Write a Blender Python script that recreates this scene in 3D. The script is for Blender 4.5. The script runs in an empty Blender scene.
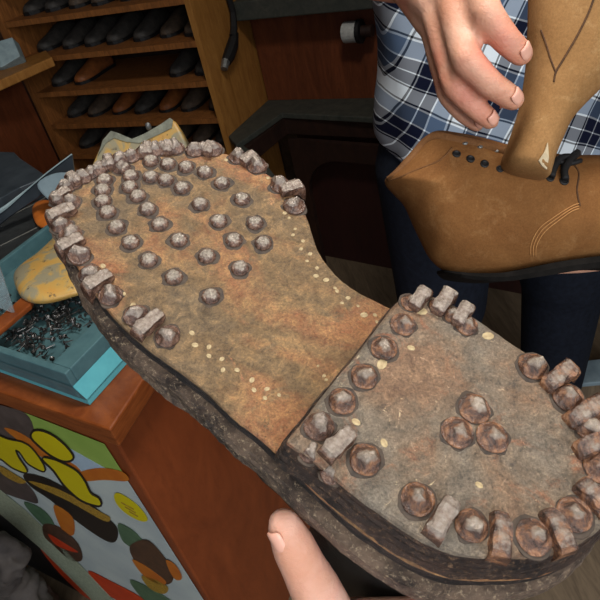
import bpy, bmesh, math, random
import numpy as np
from mathutils import Vector as V, Matrix, noise
from mathutils.bvhtree import BVHTree
random.seed(7)
S = bpy.context.scene
COL = S.collection

# ------------------------------------------------------------------ camera
F, CH = 600.0, 1.40                       # focal length in px of a 600 px frame, camera height
_nadir = V((190, -780, -600.0))
UP = (-_nadir).normalized()
_f = V((0, 0, -1)); CY = (_f - UP * _f.dot(UP)).normalized(); CX = CY.cross(UP)
R = Matrix((CX, CY, UP))                  # camera axes -> world axes
O = V((0, 0, CH))
cam = bpy.data.cameras.new('camera'); cam.sensor_width = 36; cam.lens = 36.0 * F / 600; cam.clip_start = .01
co = bpy.data.objects.new('camera', cam); COL.objects.link(co)
co.matrix_world = Matrix.Translation(O) @ R.to_4x4(); S.camera = co
def ray(u, v): return R @ V(((u - 300) / F, (300 - v) / F, -1))
def P(u, v, z): return O + ray(u, v) * z
def on_z(u, v, z):
    r = ray(u, v); return O + r * ((z - CH) / r.z)
def on_plane(u, v, p0, n):
    r = ray(u, v); return O + r * ((p0 - O).dot(n) / r.dot(n))

# ------------------------------------------------------------------ world, lights, exposure
w = bpy.data.worlds.new('world'); S.world = w; w.use_nodes = True
w.node_tree.nodes['Background'].inputs[0].default_value = (.75, .85, 1, 1)
w.node_tree.nodes['Background'].inputs[1].default_value = .48
def area(name, loc, target, size, power, col):
    l = bpy.data.lights.new(name, 'AREA'); l.shape = 'RECTANGLE'; l.size, l.size_y = size; l.energy = power; l.color = col
    o = bpy.data.objects.new(name, l); COL.objects.link(o); o.location = loc
    o.rotation_euler = (V(target) - V(loc)).to_track_quat('-Z', 'Y').to_euler(); return o
area('shop_window_light', (.7, -1.8, 2.0), (-.1, .8, .9), (1.8, 1.3), 32, (.93, .97, 1))
area('nail_glint_key_light', (.25, .56, 2.35), (.0, .3, 1.0), (.32, .32), 12, (1, .96, .9))  # unseen key light added overhead so the nail tops glint
area('camera_flash', (.0, -.09, 1.52), (.0, .5, 1.2), (.04, .03), .55, (1, .98, .95))
S.view_settings.view_transform = 'Standard'; S.view_settings.look = 'None'
S.view_settings.gamma = 1; S.view_settings.use_curve_mapping = False
S.view_settings.exposure = 0.45

# ------------------------------------------------------------------ materials
def srgb(c):
    return tuple(((x / 255) / 12.92 if x / 255 <= .04045 else ((x / 255 + .055) / 1.055) ** 2.4) for x in c) + (1,)
class N:
    def __init__(s, name):
        s.m = bpy.data.materials.new(name); s.m.use_nodes = True; s.t = s.m.node_tree
        s.b = s.t.nodes['Principled BSDF']; s.tc = s.t.nodes.new('ShaderNodeTexCoord')
        s.co = s.tc.outputs['Object']
    def n(s, kind, **k):
        x = s.t.nodes.new(kind)
        for a, b in k.items(): setattr(x, a, b)
        return x
    def l(s, a, b): s.t.links.new(a, b)
    def noise(s, scale, detail=6, rough=.6, dist=0, stretch=None):
        x = s.n('ShaderNodeTexNoise'); x.inputs['Scale'].default_value = scale; x.inputs['Detail'].default_value = detail
        x.inputs['Roughness'].default_value = rough; x.inputs['Distortion'].default_value = dist
        if stretch:
            mp = s.n('ShaderNodeMapping'); mp.inputs['Scale'].default_value = stretch; s.l(s.co, mp.inputs[0]); s.l(mp.outputs[0], x.inputs['Vector'])
        else: s.l(s.co, x.inputs['Vector'])
        return x.outputs['Fac']
    def ramp(s, fac, stops):
        r = s.n('ShaderNodeValToRGB'); e = r.color_ramp.elements
        while len(e) < len(stops): e.new(.5)
        for i, (p, c) in enumerate(stops):
            e[i].position = p; e[i].color = srgb(c) if len(c) == 3 else c
        s.l(fac, r.inputs[0]); return r.outputs[0]
    def mix(s, fac, a, b, mode='MIX'):
        x = s.n('ShaderNodeMix', data_type='RGBA', blend_type=mode)
        for inp, val in ((x.inputs['Factor'], fac), (x.inputs[6], a), (x.inputs[7], b)):
            if hasattr(val, 'links'): s.l(val, inp)
            elif isinstance(val, (int, float)): inp.default_value = val
            else: inp.default_value = srgb(val)
        return x.outputs[2]
    def step(s, fac, a, b):
        r = s.n('ShaderNodeMapRange'); r.inputs[1].default_value = a; r.inputs[2].default_value = b; s.l(fac, r.inputs[0]); return r.outputs[0]
    def base(s, c): s.l(c, s.b.inputs['Base Color']) if hasattr(c, 'links') else setattr(s.b.inputs['Base Color'], 'default_value', srgb(c))
    def bump(s, h, strength=.4, dist=.001):
        x = s.n('ShaderNodeBump'); x.inputs['Strength'].default_value = strength; x.inputs['Distance'].default_value = dist
        s.l(h, x.inputs['Height']); s.l(x.outputs[0], s.b.inputs['Normal'])
    def set(s, rough=.6, metal=0, spec=.5):
        s.b.inputs['Roughness'].default_value = rough; s.b.inputs['Metallic'].default_value = metal
        s.b.inputs['Specular IOR Level'].default_value = spec; return s
def simple(name, c1, c2=None, scale=30, rough=.6, metal=0, bump=.3, bd=.001, stretch=None, spec=.4):
    m = N(name); c2 = c2 or tuple(int(x * .7) for x in c1)
    f = m.noise(scale, stretch=stretch)
    m.base(m.ramp(f, [(.3, c2), (.7, c1)])); m.bump(m.noise(scale * 4, stretch=stretch), bump, bd); m.set(rough, metal, spec); return m.m
M = {}
def M_sole():
    m = N('worn_sole_leather')
    big = m.noise(11, 5, .6, .8); mid = m.noise(130, 9, .8, .6); fine = m.noise(800, 5, .8)
    c = m.ramp(big, [(.36, (168, 144, 114)), (.46, (186, 154, 114)), (.54, (200, 162, 116)), (.64, (208, 168, 118))])
    c = m.mix(m.step(m.noise(30, 10, .78, 1.4), .55, .72), c, (158, 142, 120))
    c = m.mix(m.step(m.noise(20, 8, .75, 2.4), .62, .78), c, (206, 150, 96))
    c = m.mix(m.step(m.noise(48, 10, .85, 2.0), .58, .68), c, (226, 198, 152))
    c = m.mix(m.step(m.noise(90, 10, .85, 1.0), .59, .67), c, (104, 90, 78))
    c = m.mix(.85, c, m.ramp(mid, [(.34, (84, 78, 70)), (.5, (136, 134, 130)), (.66, (196, 190, 178))]), 'OVERLAY')
    c = m.mix(.8, c, m.ramp(fine, [(.32, (80, 76, 70)), (.68, (184, 180, 172))]), 'OVERLAY')
    m.base(c); m.bump(m.mix(.5, mid, fine), 1, .0016); m.set(.44, 0, .55); return m.m
def M_heel():
    m = N('worn_heel_leather')
    big = m.noise(20, 5, .6, .6); mid = m.noise(150, 9, .85, .5); fine = m.noise(850, 5, .8)
    c = m.ramp(big, [(.38, (172, 166, 156)), (.5, (184, 168, 150)), (.6, (190, 160, 134))])
    c = m.mix(m.step(m.noise(40, 9, .8, 1.2), .54, .68), c, (200, 142, 108))
    c = m.mix(m.step(m.noise(64, 10, .85, .5), .57, .68), c, (124, 116, 110))
    c = m.mix(m.step(m.noise(110, 10, .85, .8), .58, .64), c, (240, 234, 220))
    c = m.mix(.85, c, m.ramp(mid, [(.34, (80, 76, 74)), (.66, (190, 184, 176))]), 'OVERLAY')
    c = m.mix(.8, c, m.ramp(fine, [(.32, (80, 76, 72)), (.68, (188, 182, 174))]), 'OVERLAY')
    m.base(c); m.bump(m.mix(.5, mid, fine), 1, .0018); m.set(.42, 0, .55); return m.m
def M_edge(name, d, l, hl, layered=True):
    m = N(name)
    f = m.noise(45, 8, .75); g = m.noise(420, 6, .85)
    c = m.ramp(f, [(.38, d), (.62, l)]); c = m.mix(m.step(m.noise(26, 6, .7, 1), .52, .64), c, d)
    c = m.mix(m.step(g, .54, .66), c, hl)
    m.base(c); m.bump(m.mix(.5, m.noise(130, 8, .8, 1.0), g), 1, .003); m.set(.42, 0, .55); return m.m
def M_nail(name='rusty_worn_iron', w0=.0056, w1=.0066, wc=((120, 102, 90), (176, 164, 152)), rr=[(.34, (44, 32, 27)), (.5, (88, 62, 50)), (.62, (124, 92, 74)), (.72, (160, 140, 124))], rs=210):
    m = N(name)
    f = m.noise(rs, 8, .75, .5)
    rust = m.ramp(f, rr)
    sep = m.n('ShaderNodeSeparateXYZ'); m.l(m.tc.outputs['Object'], sep.inputs[0])
    x = m.n('ShaderNodeMath', operation='ADD'); m.l(sep.outputs[2], x.inputs[0])
    y = m.n('ShaderNodeMath', operation='MULTIPLY'); m.l(m.noise(260, 5), y.inputs[0]); y.inputs[1].default_value = .0034; m.l(y.outputs[0], x.inputs[1])
    wear = m.step(x.outputs[0], w0, w1)
    m.base(m.mix(wear, rust, m.ramp(m.noise(500), [(.3, wc[0]), (.7, wc[1])])))
    a = m.n('ShaderNodeMath', operation='MULTIPLY'); m.l(wear, a.inputs[0]); a.inputs[1].default_value = .5; m.l(a.outputs[0], m.b.inputs['Metallic'])
    m.bump(m.mix(.5, m.noise(700, 6, .8), m.noise(200, 6, .75)), .9, .0013); m.set(.27, .1, .8); m.l(a.outputs[0], m.b.inputs['Metallic']); return m.m
def M_skin(name, a, b, hot):
    m = N(name)
    c = m.ramp(m.noise(38, 4, .5), [(.35, a), (.65, b)]); c = m.mix(m.step(m.noise(22, 3, .5), .5, .72), c, hot)
    m.base(c); m.b.inputs['Subsurface Weight'].default_value = .12; m.b.inputs['Subsurface Radius'].default_value = (.008, .003, .0015); m.b.inputs['Subsurface Scale'].default_value = .3
    m.bump(m.mix(.5, m.noise(260, 6, .75), m.noise(110, 5, .7, 1.5, (1, 1, 3))), .7, .0016); m.set(.45, 0, .45); return m.m
def M_wood(name, d, l, stretch, scale=9, rough=.45, spec=.4):
    m = N(name)
    f = m.noise(scale, 8, .65, 1.2, stretch); g = m.noise(scale * 5, 5, .7, 0, stretch)
    c = m.ramp(f, [(.3, d), (.7, l)]); c = m.mix(m.step(g, .5, .85), c, d)
    m.base(c); m.bump(g, .2, .001); m.set(rough, 0, spec); return m.m
def M_suede(name, d, l, hi):
    m = N(name)
    c = m.ramp(m.noise(16, 7, .65, .5), [(.32, d), (.68, l)])
    c = m.mix(m.step(m.noise(60, 8, .8, .6), .52, .85), c, hi); c = m.mix(.5, c, m.ramp(m.noise(700, 5, .8), [(.3, (90, 84, 78)), (.7, (172, 170, 164))]), 'OVERLAY')
    m.base(c); m.bump(m.noise(500, 5, .8), .4, .0005); m.set(.85, 0, .12); return m.m
def M_plaid():
    m = N('blue_white_plaid_cotton')
    mp = m.n('ShaderNodeMapping'); mp.inputs['Rotation'].default_value = (0, math.radians(-28), 0); m.l(m.co, mp.inputs[0])
    wob = m.n('ShaderNodeVectorMath', operation='ADD'); nz = m.n('ShaderNodeTexNoise'); nz.inputs['Scale'].default_value = 7; m.l(m.co, nz.inputs['Vector'])
    sc = m.n('ShaderNodeVectorMath', operation='SCALE'); sc.inputs['Scale'].default_value = .022; m.l(nz.outputs['Color'], sc.inputs[0])
    m.l(mp.outputs[0], wob.inputs[0]); m.l(sc.outputs[0], wob.inputs[1])
    sep = m.n('ShaderNodeSeparateXYZ'); m.l(wob.outputs[0], sep.inputs[0])
    W, Bl, G, Dk = (234, 240, 244), (12, 22, 54), (104, 124, 150), (6, 12, 30)
    seq = [(0, G), (.16, W), (.19, Dk), (.22, W), (.42, W), (.45, Dk), (.48, W), (.5, Bl), (.66, Bl), (.68, W), (.7, Bl), (.86, Bl), (.88, W), (.91, G)]
    def bands(o, period):
        d = m.n('ShaderNodeMath', operation='DIVIDE'); m.l(o, d.inputs[0]); d.inputs[1].default_value = period
        fr = m.n('ShaderNodeMath', operation='FRACT'); m.l(d.outputs[0], fr.inputs[0])
        r = m.n('ShaderNodeValToRGB'); r.color_ramp.interpolation = 'CONSTANT'; e = r.color_ramp.elements
        while len(e) < len(seq): e.new(.5)
        for i, (p, c) in enumerate(seq): e[i].position = p; e[i].color = srgb(c)
        m.l(fr.outputs[0], r.inputs[0]); return r.outputs[0]
    a, b = bands(sep.outputs[0], .100), bands(sep.outputs[2], .100)
    m.base(m.mix(.5, m.mix(.5, a, b), m.mix(1.0, a, b, 'MULTIPLY'))); m.bump(m.noise(900, 2), .3, .0005); m.set(.85, 0, .2); return m.m
M['sole'] = M_sole(); M['heel'] = M_heel()
M['edge'] = M_edge('dark_waxed_sole_edge', (18, 15, 15), (40, 33, 31), (84, 70, 62))
M['welt'] = M_edge('scuffed_midsole_leather', (48, 38, 34), (132, 110, 92), (206, 182, 150))
M['lift'] = M_edge('stacked_dark_leather', (26, 20, 19), (70, 52, 43), (140, 110, 84))
M['upper'] = M_edge('black_boot_leather', (16, 15, 15), (34, 31, 30), (70, 64, 58))
M['nail'] = M_nail(); M['dome'] = M_nail('worn_hobnail_iron', .0052, .0062, ((116, 104, 92), (186, 176, 162))); M['rust'] = M_nail('orange_rusted_iron', .0064, .0080, ((132, 112, 96), (184, 172, 158)), [(.38, (50, 37, 31)), (.47, (92, 64, 50)), (.55, (138, 96, 68)), (.62, (164, 120, 88)), (.7, (170, 156, 140))], 90); M['grime'] = simple('dark_nail_grime', (84, 70, 58), (44, 38, 34), 160, .7, bump=.6)
M['peg'] = simple('pale_wood_peg', (192, 172, 132), (144, 122, 88), 500, .6)
M['skin'] = M_skin('warm_skin', (204, 144, 116), (220, 168, 142), (206, 128, 106))
M['skin2'] = M_skin('pink_skin', (214, 154, 126), (236, 186, 166), (226, 142, 124))
M['fnail'] = simple('finger_nail', (228, 174, 152), (224, 164, 142), 60, .35, spec=.5, bump=.05)
M['suede'] = M_suede('tan_suede', (122, 80, 44), (150, 104, 60), (168, 126, 82))
M['suede2'] = M_suede('pale_tan_suede', (148, 108, 66), (182, 138, 90), (200, 162, 114))
M['collar'] = M_suede('dull_brown_suede', (110, 74, 46), (140, 98, 62), (160, 120, 84))
M['black'] = simple('black_rubber', (24, 22, 22), (12, 11, 12), 60, .6)
M['matteblack'] = simple('scuffed_black_sole', (30, 27, 25), (14, 13, 12), 80, .95, spec=.1)
M['lace'] = simple('black_lace', (26, 24, 24), (14, 13, 13), 300, .7)
M['thread'] = simple('tan_thread', (190, 138, 80), (160, 108, 60), 300, .7)
M['seam'] = simple('dark_seam', (92, 60, 32), (60, 38, 20), 200, .8)
M['plaid'] = M_plaid()
M['trouser'] = simple('navy_trouser_cloth', (24, 29, 40), (15, 18, 26), 90, .85, spec=.15)
M['hair'] = simple('grey_hair', (130, 124, 118), (80, 76, 72), 120, .6)
M['teal'] = simple('teal_card', (84, 118, 122), (68, 100, 106), 40, .45, bump=.1)
M['teal_light'] = simple('light_teal_card', (98, 180, 188), (88, 166, 176), 40, .45, bump=.1)
M['counter'] = M_wood('varnished_red_brown_wood', (104, 48, 18), (146, 78, 36), (1, 1, 9), 12, .35)
M['cabside'] = M_wood('red_brown_panel', (112, 52, 24), (142, 70, 34), (1, 1, .5), 9, .4)
M['shelfwood'] = M_wood('orange_brown_shelf_wood', (100, 60, 28), (156, 98, 48), (6, 6, 1), 10, .55)
M['shelfside'] = M_wood('yellow_pine_side', (136, 88, 38), (176, 124, 62), (5, 5, 1), 8, .5)
M['redpanel'] = M_wood('red_brown_wall_panel', (84, 42, 22), (118, 62, 34), (5, 5, 1), 6, .5)
M['darkwood'] = M_wood('dark_green_black_wood', (48, 52, 48), (74, 74, 66), (2, 2, 2), 12, .6)
M['darkfurn'] = M_wood('dark_stained_wood', (34, 22, 18), (54, 34, 26), (2, 2, 1), 12, .5)
M['floor'] = M_wood('worn_grey_brown_floorboard', (84, 70, 54), (122, 104, 82), (6, .7, 1), 6, .7)
M['darkred'] = M_wood('very_dark_red_wood', (40, 18, 14), (56, 26, 20), (5, 5, 1), 6, .6)
M['wall'] = M_wood('dark_panel_wall', (56, 32, 20), (84, 48, 28), (4, 4, .6), 5, .6)
M['ceil'] = simple('aged_ceiling_board', (190, 180, 160), (170, 158, 136), 4, .8)
M['shoe'] = simple('dark_brown_shoe_leather', (66, 60, 54), (34, 31, 28), 40, .7, spec=.5)
M['shoe2'] = simple('brown_shoe_leather', (92, 74, 58), (56, 46, 38), 40, .7)
M['shoe3'] = simple('orange_brown_shoe_leather', (150, 86, 40), (110, 62, 30), 40, .6)
M['stitch'] = simple('grey_stitch', (110, 108, 100), (70, 70, 66), 300)
M['bluegrey'] = simple('blue_grey_plastic', (66, 74, 80), (46, 54, 60), 20, .35, bump=.05)
M['paleblue'] = simple('pale_blue_grey_plastic', (130, 146, 152), (104, 120, 128), 20, .35, bump=.05)
M['blackleather'] = simple('black_grain_leather', (54, 56, 56), (32, 33, 34), 60, .5)
M['label'] = simple('pale_label_card', (150, 168, 170), (120, 136, 140), 40, .6)
M['white'] = simple('white_plastic', (196, 196, 190), (160, 160, 156), 60, .5)
M['steel'] = simple('dull_steel', (150, 152, 150), (96, 96, 94), 80, .35, metal=.7)
M['orange'] = simple('orange_leather', (206, 116, 42), (176, 92, 30), 40, .5)
def M_last():
    m = N('yellow_worn_last')
    c = m.ramp(m.noise(24, 7, .6, .8), [(.44, (156, 146, 118)), (.52, (198, 160, 88)), (.7, (206, 150, 72))])
    c = m.mix(m.step(m.noise(60, 6, .7), .58, .66), c, (84, 74, 60))
    m.base(c); m.bump(m.noise(200), .2, .001); m.set(.4, 0, .5); return m.m
M['last'] = M_last()

# ------------------------------------------------------------------ mesh helpers
def new_obj(name, verts, faces, mats, parent=None, mi=None, smooth=False, rel=True):
    off = parent_origin(parent) if (parent and rel) else V((0, 0, 0))
    me = bpy.data.meshes.new(name); me.from_pydata([tuple(V(v) - off) for v in verts], [], faces)
    for m in (mats if isinstance(mats, (list, tuple)) else [mats]): me.materials.append(m)
    if mi:
        for p, k in zip(me.polygons, mi): p.material_index = k
    bm = bmesh.new(); bm.from_mesh(me); bmesh.ops.recalc_face_normals(bm, faces=bm.faces); bm.to_mesh(me); bm.free()
    if smooth:
        for p in me.polygons: p.use_smooth = True
    o = bpy.data.objects.new(name, me); COL.objects.link(o)
    if parent: o.parent = parent
    return o
def parent_origin(p):
    v = V((0, 0, 0))
    while p: v += p.location; p = p.parent
    return v
def tag(o, label, cat, group=None, kind=None):
    o['label'] = label; o['category'] = cat
    if group: o['group'] = group
    if kind: o['kind'] = kind
    return o
def thing(name, loc, label, cat, group=None):
    o = bpy.data.objects.new(name, None); COL.objects.link(o); o.location = loc; o.empty_display_size = .05
    return tag(o, label, cat, group)
def struct(o): o['kind'] = 'structure'; return o
class MB:
    def __init__(s): s.v = []; s.f = []; s.mi = []
    def add(s, v, f, k=0):
        b = len(s.v); s.v += [V(x) for x in v]; s.f += [tuple(i + b for i in q) for q in f]; s.mi += [k] * len(f)
    def prism(s, pts, off, k=0):            # polygon extruded by vector off
        n = len(pts); s.add(list(pts) + [V(p) + off for p in pts],
            [tuple(range(n))[::-1], tuple(range(n, 2 * n))] + [(i, (i + 1) % n, n + (i + 1) % n, n + i) for i in range(n)], k)
    def box(s, o, a, b, c, k=0): s.prism([o, o + a, o + a + b, o + b], c, k)
    def ring_loft(s, rings, k=0, cap=True, closed=True):
        n = len(rings[0]); v = [p for r in rings for p in r]; f = []
        for j in range(len(rings) - 1):
            for i in range(n if closed else n - 1):
                f.append((j * n + i, j * n + (i + 1) % n, (j + 1) * n + (i + 1) % n, (j + 1) * n + i))
        if cap: f += [tuple(range(n))[::-1], tuple(range((len(rings) - 1) * n, len(rings) * n))]
        s.add(v, f, k)
    def cap_cone(s, a, b, ra, rb, seg=12, k=0):   # rounded cone
        a, b = V(a), V(b); d = b - a; L = d.length
        d = d / L if L > 1e-6 else V((0, 0, 1)); x = d.orthogonal().normalized(); y = d.cross(x)
        rings = []
        for t in (-88, -60, -30, 0): rings.append((a + d * ra * math.sin(math.radians(t)), ra * math.cos(math.radians(t))))
        for t in (0, 30, 60, 88): rings.append((b + d * rb * math.sin(math.radians(t)), rb * math.cos(math.radians(t))))
        s.ring_loft([[c + (x * math.cos(2 * math.pi * i / seg) + y * math.sin(2 * math.pi * i / seg)) * r for i in range(seg)] for c, r in rings], k)
    def ellipsoid(s, c, ax, k=0, seg=16, rg=10):
        c = V(c); X, Y, Z = ax
        s.ring_loft([[c + Z * math.sin(t) + (X * math.cos(2 * math.pi * i / seg) + Y * math.sin(2 * math.pi * i / seg)) * math.cos(t) for i in range(seg)]
                     for t in [(-.497 + .994 * j / rg) * math.pi for j in range(rg + 1)]], k)
    def tube(s, pts, r, seg=8, k=0):
        pts = [V(p) for p in pts]; rings = []
        for i, p in enumerate(pts):
            d = (pts[min(i + 1, len(pts) - 1)] - pts[max(i - 1, 0)]).normalized()
            if i == 0: x = d.orthogonal().normalized()
            else: x = (x - d * x.dot(d)).normalized()
            y = d.cross(x); rr = r[i] if isinstance(r, (list, tuple)) else r
            rings.append([p + (x * math.cos(2 * math.pi * j / seg) + y * math.sin(2 * math.pi * j / seg)) * rr for j in range(seg)])
        s.ring_loft(rings, k)
    def build(s, name, mats, parent=None, smooth=False, rel=True): return new_obj(name, s.v, s.f, mats, parent, s.mi, smooth, rel)
def organic(o, vox, it=6, fac=.5):
    r = o.modifiers.new('Remesh', 'REMESH'); r.mode = 'VOXEL'; r.voxel_size = vox; r.use_smooth_shade = True
    s = o.modifiers.new('Smooth', 'SMOOTH'); s.iterations = it; s.factor = fac
def bevel(o, wd=.002, seg=2):
    b = o.modifiers.new('Bevel', 'BEVEL'); b.width = wd; b.segments = seg; b.limit_method = 'ANGLE'; b.angle_limit = .6; return o
def catmull(pts, n, closed=True):
    pts = [V(p) for p in pts]; m = len(pts); out = []
    L = m if closed else m - 1
    g = (lambda i: pts[i % m]) if closed else (lambda i: pts[max(0, min(m - 1, i))])
    for i in range(L):
        a, b, c, d = g(i - 1), g(i), g(i + 1), g(i + 2)
        for j in range(n):
            t = j / n
            out.append(.5 * ((2 * b) + (c - a) * t + (2 * a - 5 * b + 4 * c - d) * t * t + (3 * b - a - 3 * c + d) * t ** 3))
    if not closed: out.append(pts[-1])
    return out
def bvh_of(o):
    off = parent_origin(o.parent) if o.parent else V((0, 0, 0))
    me = o.data; return BVHTree.FromPolygons([v.co + off for v in me.vertices], [tuple(p.vertices) for p in me.polygons])
def hit(b, u, v, dz=.45):
    r = ray(u, v).normalized(); h = b.ray_cast(O, r)
    return (h[0], h[1] if h[1].dot(r) < 0 else -h[1]) if h[0] else (P(u, v, dz), -r)
def inflate(pix, spine, zf, T, name, mat, parent, rings=9, n=5, back=None, expo=1.0):
    """solid with the traced outline, domed towards and away from the camera about its own mid plane"""
    out = [p for p in catmull([V((u, v, 0)) for u, v in pix], n)]
    sp = [V((u, v, 0)) for u, v in spine]
    def near(p):
        best = None
        for a, b in zip(sp, sp[1:]):
            d = b - a; t = max(0, min(1, (p - a).dot(d) / d.length_squared)); q = a + d * t
            if best is None or (q - p).length < best[0]: best = ((q - p).length, q)
        return best[1]
    tg = [near(p) for p in out]; m = MB(); back = T if back is None else back
    def ring(s, sgn):
        th = s * math.pi / 2; k = 1 - math.cos(th); h = math.sin(th) ** expo * (T if sgn > 0 else back) * sgn
        r = []
        for p, q in zip(out, tg):
            c = p.lerp(q, k); r.append(P(c.x, c.y, zf(c.x, c.y)) + UPC * h)
        return r
    rs = [ring(j / rings, -1) for j in range(rings - 1, 0, -1)] + [ring(j / rings, 1) for j in range(rings)]
    m.ring_loft(rs, 0)
    return m.build(name, mat, parent, smooth=True)
UPC = R @ V((0, 0, 1))                    # direction from the scene towards the camera plane

# ------------------------------------------------------------------ room axes
AX = V((-.80, .60, 0)).normalized()       # runs along the counter front and the back shelves
BX = V((.50, .866, 0)).normalized()       # runs away from the camera
def dirfrom(u1, v1, u2, v2, z):
    return (on_z(u2, v2, z) - on_z(u1, v1, z)).normalized()
CZ = .88
cA = dirfrom(110, 430, 0, 392, CZ); cB = dirfrom(110, 430, 141, 383, CZ)
UZ = V((0, 0, 1))

# ------------------------------------------------------------------ room shell
def quad(name, o, a, b, t, mat): m = MB(); m.box(o, a, b, t); return struct(m.build(name, mat))
quad('floor', V((-3.2, -2.2, -.05)), V((6.0, 0, 0)), V((0, 6.4, 0)), V((0, 0, .05)), M['floor'])
quad('ceiling', V((-3.2, -2.2, 2.6)), V((6.0, 0, 0)), V((0, 6.4, 0)), V((0, 0, .05)), M['ceil'])
quad('wall_right', V((2.75, -2.2, 0)), V((.05, 0, 0)), V((0, 6.4, 0)), V((0, 0, 2.6)), M['wall'])
quad('wall_left', V((-3.2, -2.2, 0)), V((.05, 0, 0)), V((0, 6.4, 0)), V((0, 0, 2.6)), M['wall'])
quad('wall_back', V((-3.2, 4.15, 0)), V((6.0, 0, 0)), V((0, .05, 0)), V((0, 0, 2.6)), M['wall'])

# ------------------------------------------------------------------ shelf unit with shoes
S0 = P(228, 137, 2.05)                    # lower front corner of the shelf unit
sA = (on_plane(50, 91, S0, V((BX.x, BX.y, 0))) - on_plane(208, 92, S0, V((BX.x, BX.y, 0)))); sA.z = 0; sA.normalize()
sN = V((sA.y, -sA.x, 0)); 
if sN.dot(O - S0) < 0: sN = -sN           # towards the camera
sB = -sN
sb2 = on_z(270, 98, S0.z) - S0; sDepth = max(.25, min(.5, sb2.length)); 
def onS(u, v): return on_plane(u, v, S0, sN)
shelfz = [onS(120, y).z for y in (139, 131, 93, 53, 11)]
zlev = [onS(u, v).z for u, v in ((130, 124), (130, 91.5), (130, 51), (130, 8))]
step = (zlev[3] - zlev[0]) / 3
zlev = [zlev[0] + step * i for i in range(-2, 6)]
left_p = onS(52, 119); SW = (left_p - V((S0.x, S0.y, left_p.z))).length + .02
ztop = zlev[-1] + step; zbot = 0.0
base0 = V((S0.x, S0.y, 0))
unit = thing('shoe_shelf_unit', base0, 'pine shelf unit with dark rows of shoes along the back of the shop', 'shelf unit')
t = .022
m = MB(); m.box(base0, sA * t, sB * sDepth, UZ * ztop); m.build('side_panel', M['shelfside'], unit)
m = MB(); m.box(base0 + sA * SW, sA * t * 1.6, sB * sDepth, UZ * ztop); m.build('side_panel', M['shelfwood'], unit)
m = MB(); m.box(base0 + sB * sDepth - sA * 0, sA * (SW + t), sB * .012, UZ * ztop); m.build('back_panel', M['darkfurn'], unit)
for z in zlev:
    m = MB(); m.box(base0 + UZ * (z - .01) + sA * t, sA * (SW - t), sB * sDepth, UZ * .018); m.build('shelf', M['shelfwood'], unit)
def shoe_meshes(mat):
    L, secs = .27, [(0, .030, .062, .0), (.02, .034, .075, .0), (.07, .034, .078, 0), (.12, .037, .072, 0), (.16, .043, .056, 0), (.20, .046, .044, 0), (.235, .042, .036, 0), (.26, .028, .027, 0), (.27, .010, .016, 0)]
    m = MB(); rings = []
    for x, wd, h, _ in secs:
        rings.append([V((x, wd * math.copysign(abs(math.cos(a)) ** .7, math.cos(a)), .012 + max(0, h * math.sin(a)) if math.sin(a) > 0 else .012)) for a in [2 * math.pi * i / 18 for i in range(18)]])
    m.ring_loft(rings); up = m
    s = MB(); rings = [[V((x, (wd + .004) * c, 0)) for x, wd, h, _ in secs for c in (1,)], ]
    outl = [V((x, wd + .004, 0)) for x, wd, h, _ in secs] + [V((x, -wd - .004, 0)) for x, wd, h, _ in secs[::-1]]
    s.prism(outl, V((0, 0, .014)))
    o = MB(); o.prism([V((.035 + .04 * math.cos(a), .019 * math.sin(a), .083)) + V((.02, 0, -.004)) for a in [2 * math.pi * i / 14 for i in range(14)]], V((0, 0, .005)))
    return up, s, o
rk = {}; ordn = ['zeroth', 'first', 'second', 'third', 'fourth', 'fifth', 'sixth', 'seventh', 'eighth', 'ninth', 'tenth', 'eleventh', 'twelfth']
proto = {}
def put_shoe(key, mat, along, z, depth, yaw, label, group, sc=1):
    if key not in proto:
        up, so, op = shoe_meshes(mat); e = thing('shoe', V((0, 0, 0)), label, 'shoe', group)
        a = up.build('shoe_upper', mat, e, smooth=True); b = so.build('shoe_sole', M['black'], e); c = op.build('shoe_opening', M['black'], e)
        proto[key] = (e, [a, b, c])
    else:
        e0, ch = proto[key]; e = e0.copy(); COL.objects.link(e)
        for c in ch: d = c.copy(); COL.objects.link(d); d.parent = e
    e['label'] = label; e['group'] = group
    p = base0 + sA * along + sB * depth; ang = math.atan2(-sB.y, -sB.x) + yaw
    e.location = (p.x, p.y, z + .0085); e.rotation_euler = (0, 0, ang); e.scale = (sc, sc, sc)
names = {0: 'lowest visible shelf', 1: 'second visible shelf from the bottom', 2: 'third visible shelf from the bottom', 3: 'top visible shelf', 4: 'top visible shelf'}
order = {1: 'fifth', 2: 'fourth', 3: 'third', 4: 'second', 5: 'topmost'}
for zi in (1, 2, 3, 4, 5):
    z = zlev[zi]; nn = int((SW - .08) / .088)
    for i in range(nn):
        al = .074 + i * (SW - .132) / (nn - 1)
        if zi == 3 and 1.2 < i < nn - 2.2: continue
        key = 'd'
        if (zi, nn - 1 - i) in ((3, 1), (2, 2), (2, 4)): key = 'o'
        elif random.random() < .3: key = 'b'
        mt = {'d': M['shoe'], 'b': M['shoe2'], 'o': M['shoe3']}[key]
        cn = {'d': 'dark leather shoe', 'b': 'dull brown shoe', 'o': 'orange-brown shoe'}[key]
        seen = nn - i; rk[zi] = rk.get(zi, 0) + 1
        lab = f"{cn} in the {order[zi]} shelf row, {ordn[seen]} place from the row's left end"
        put_shoe(key, mt, al, z, .05 + .21, random.uniform(-.04, .04), lab, f'shoes in the {order[zi]} shelf row', random.uniform(.70, .77))

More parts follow.
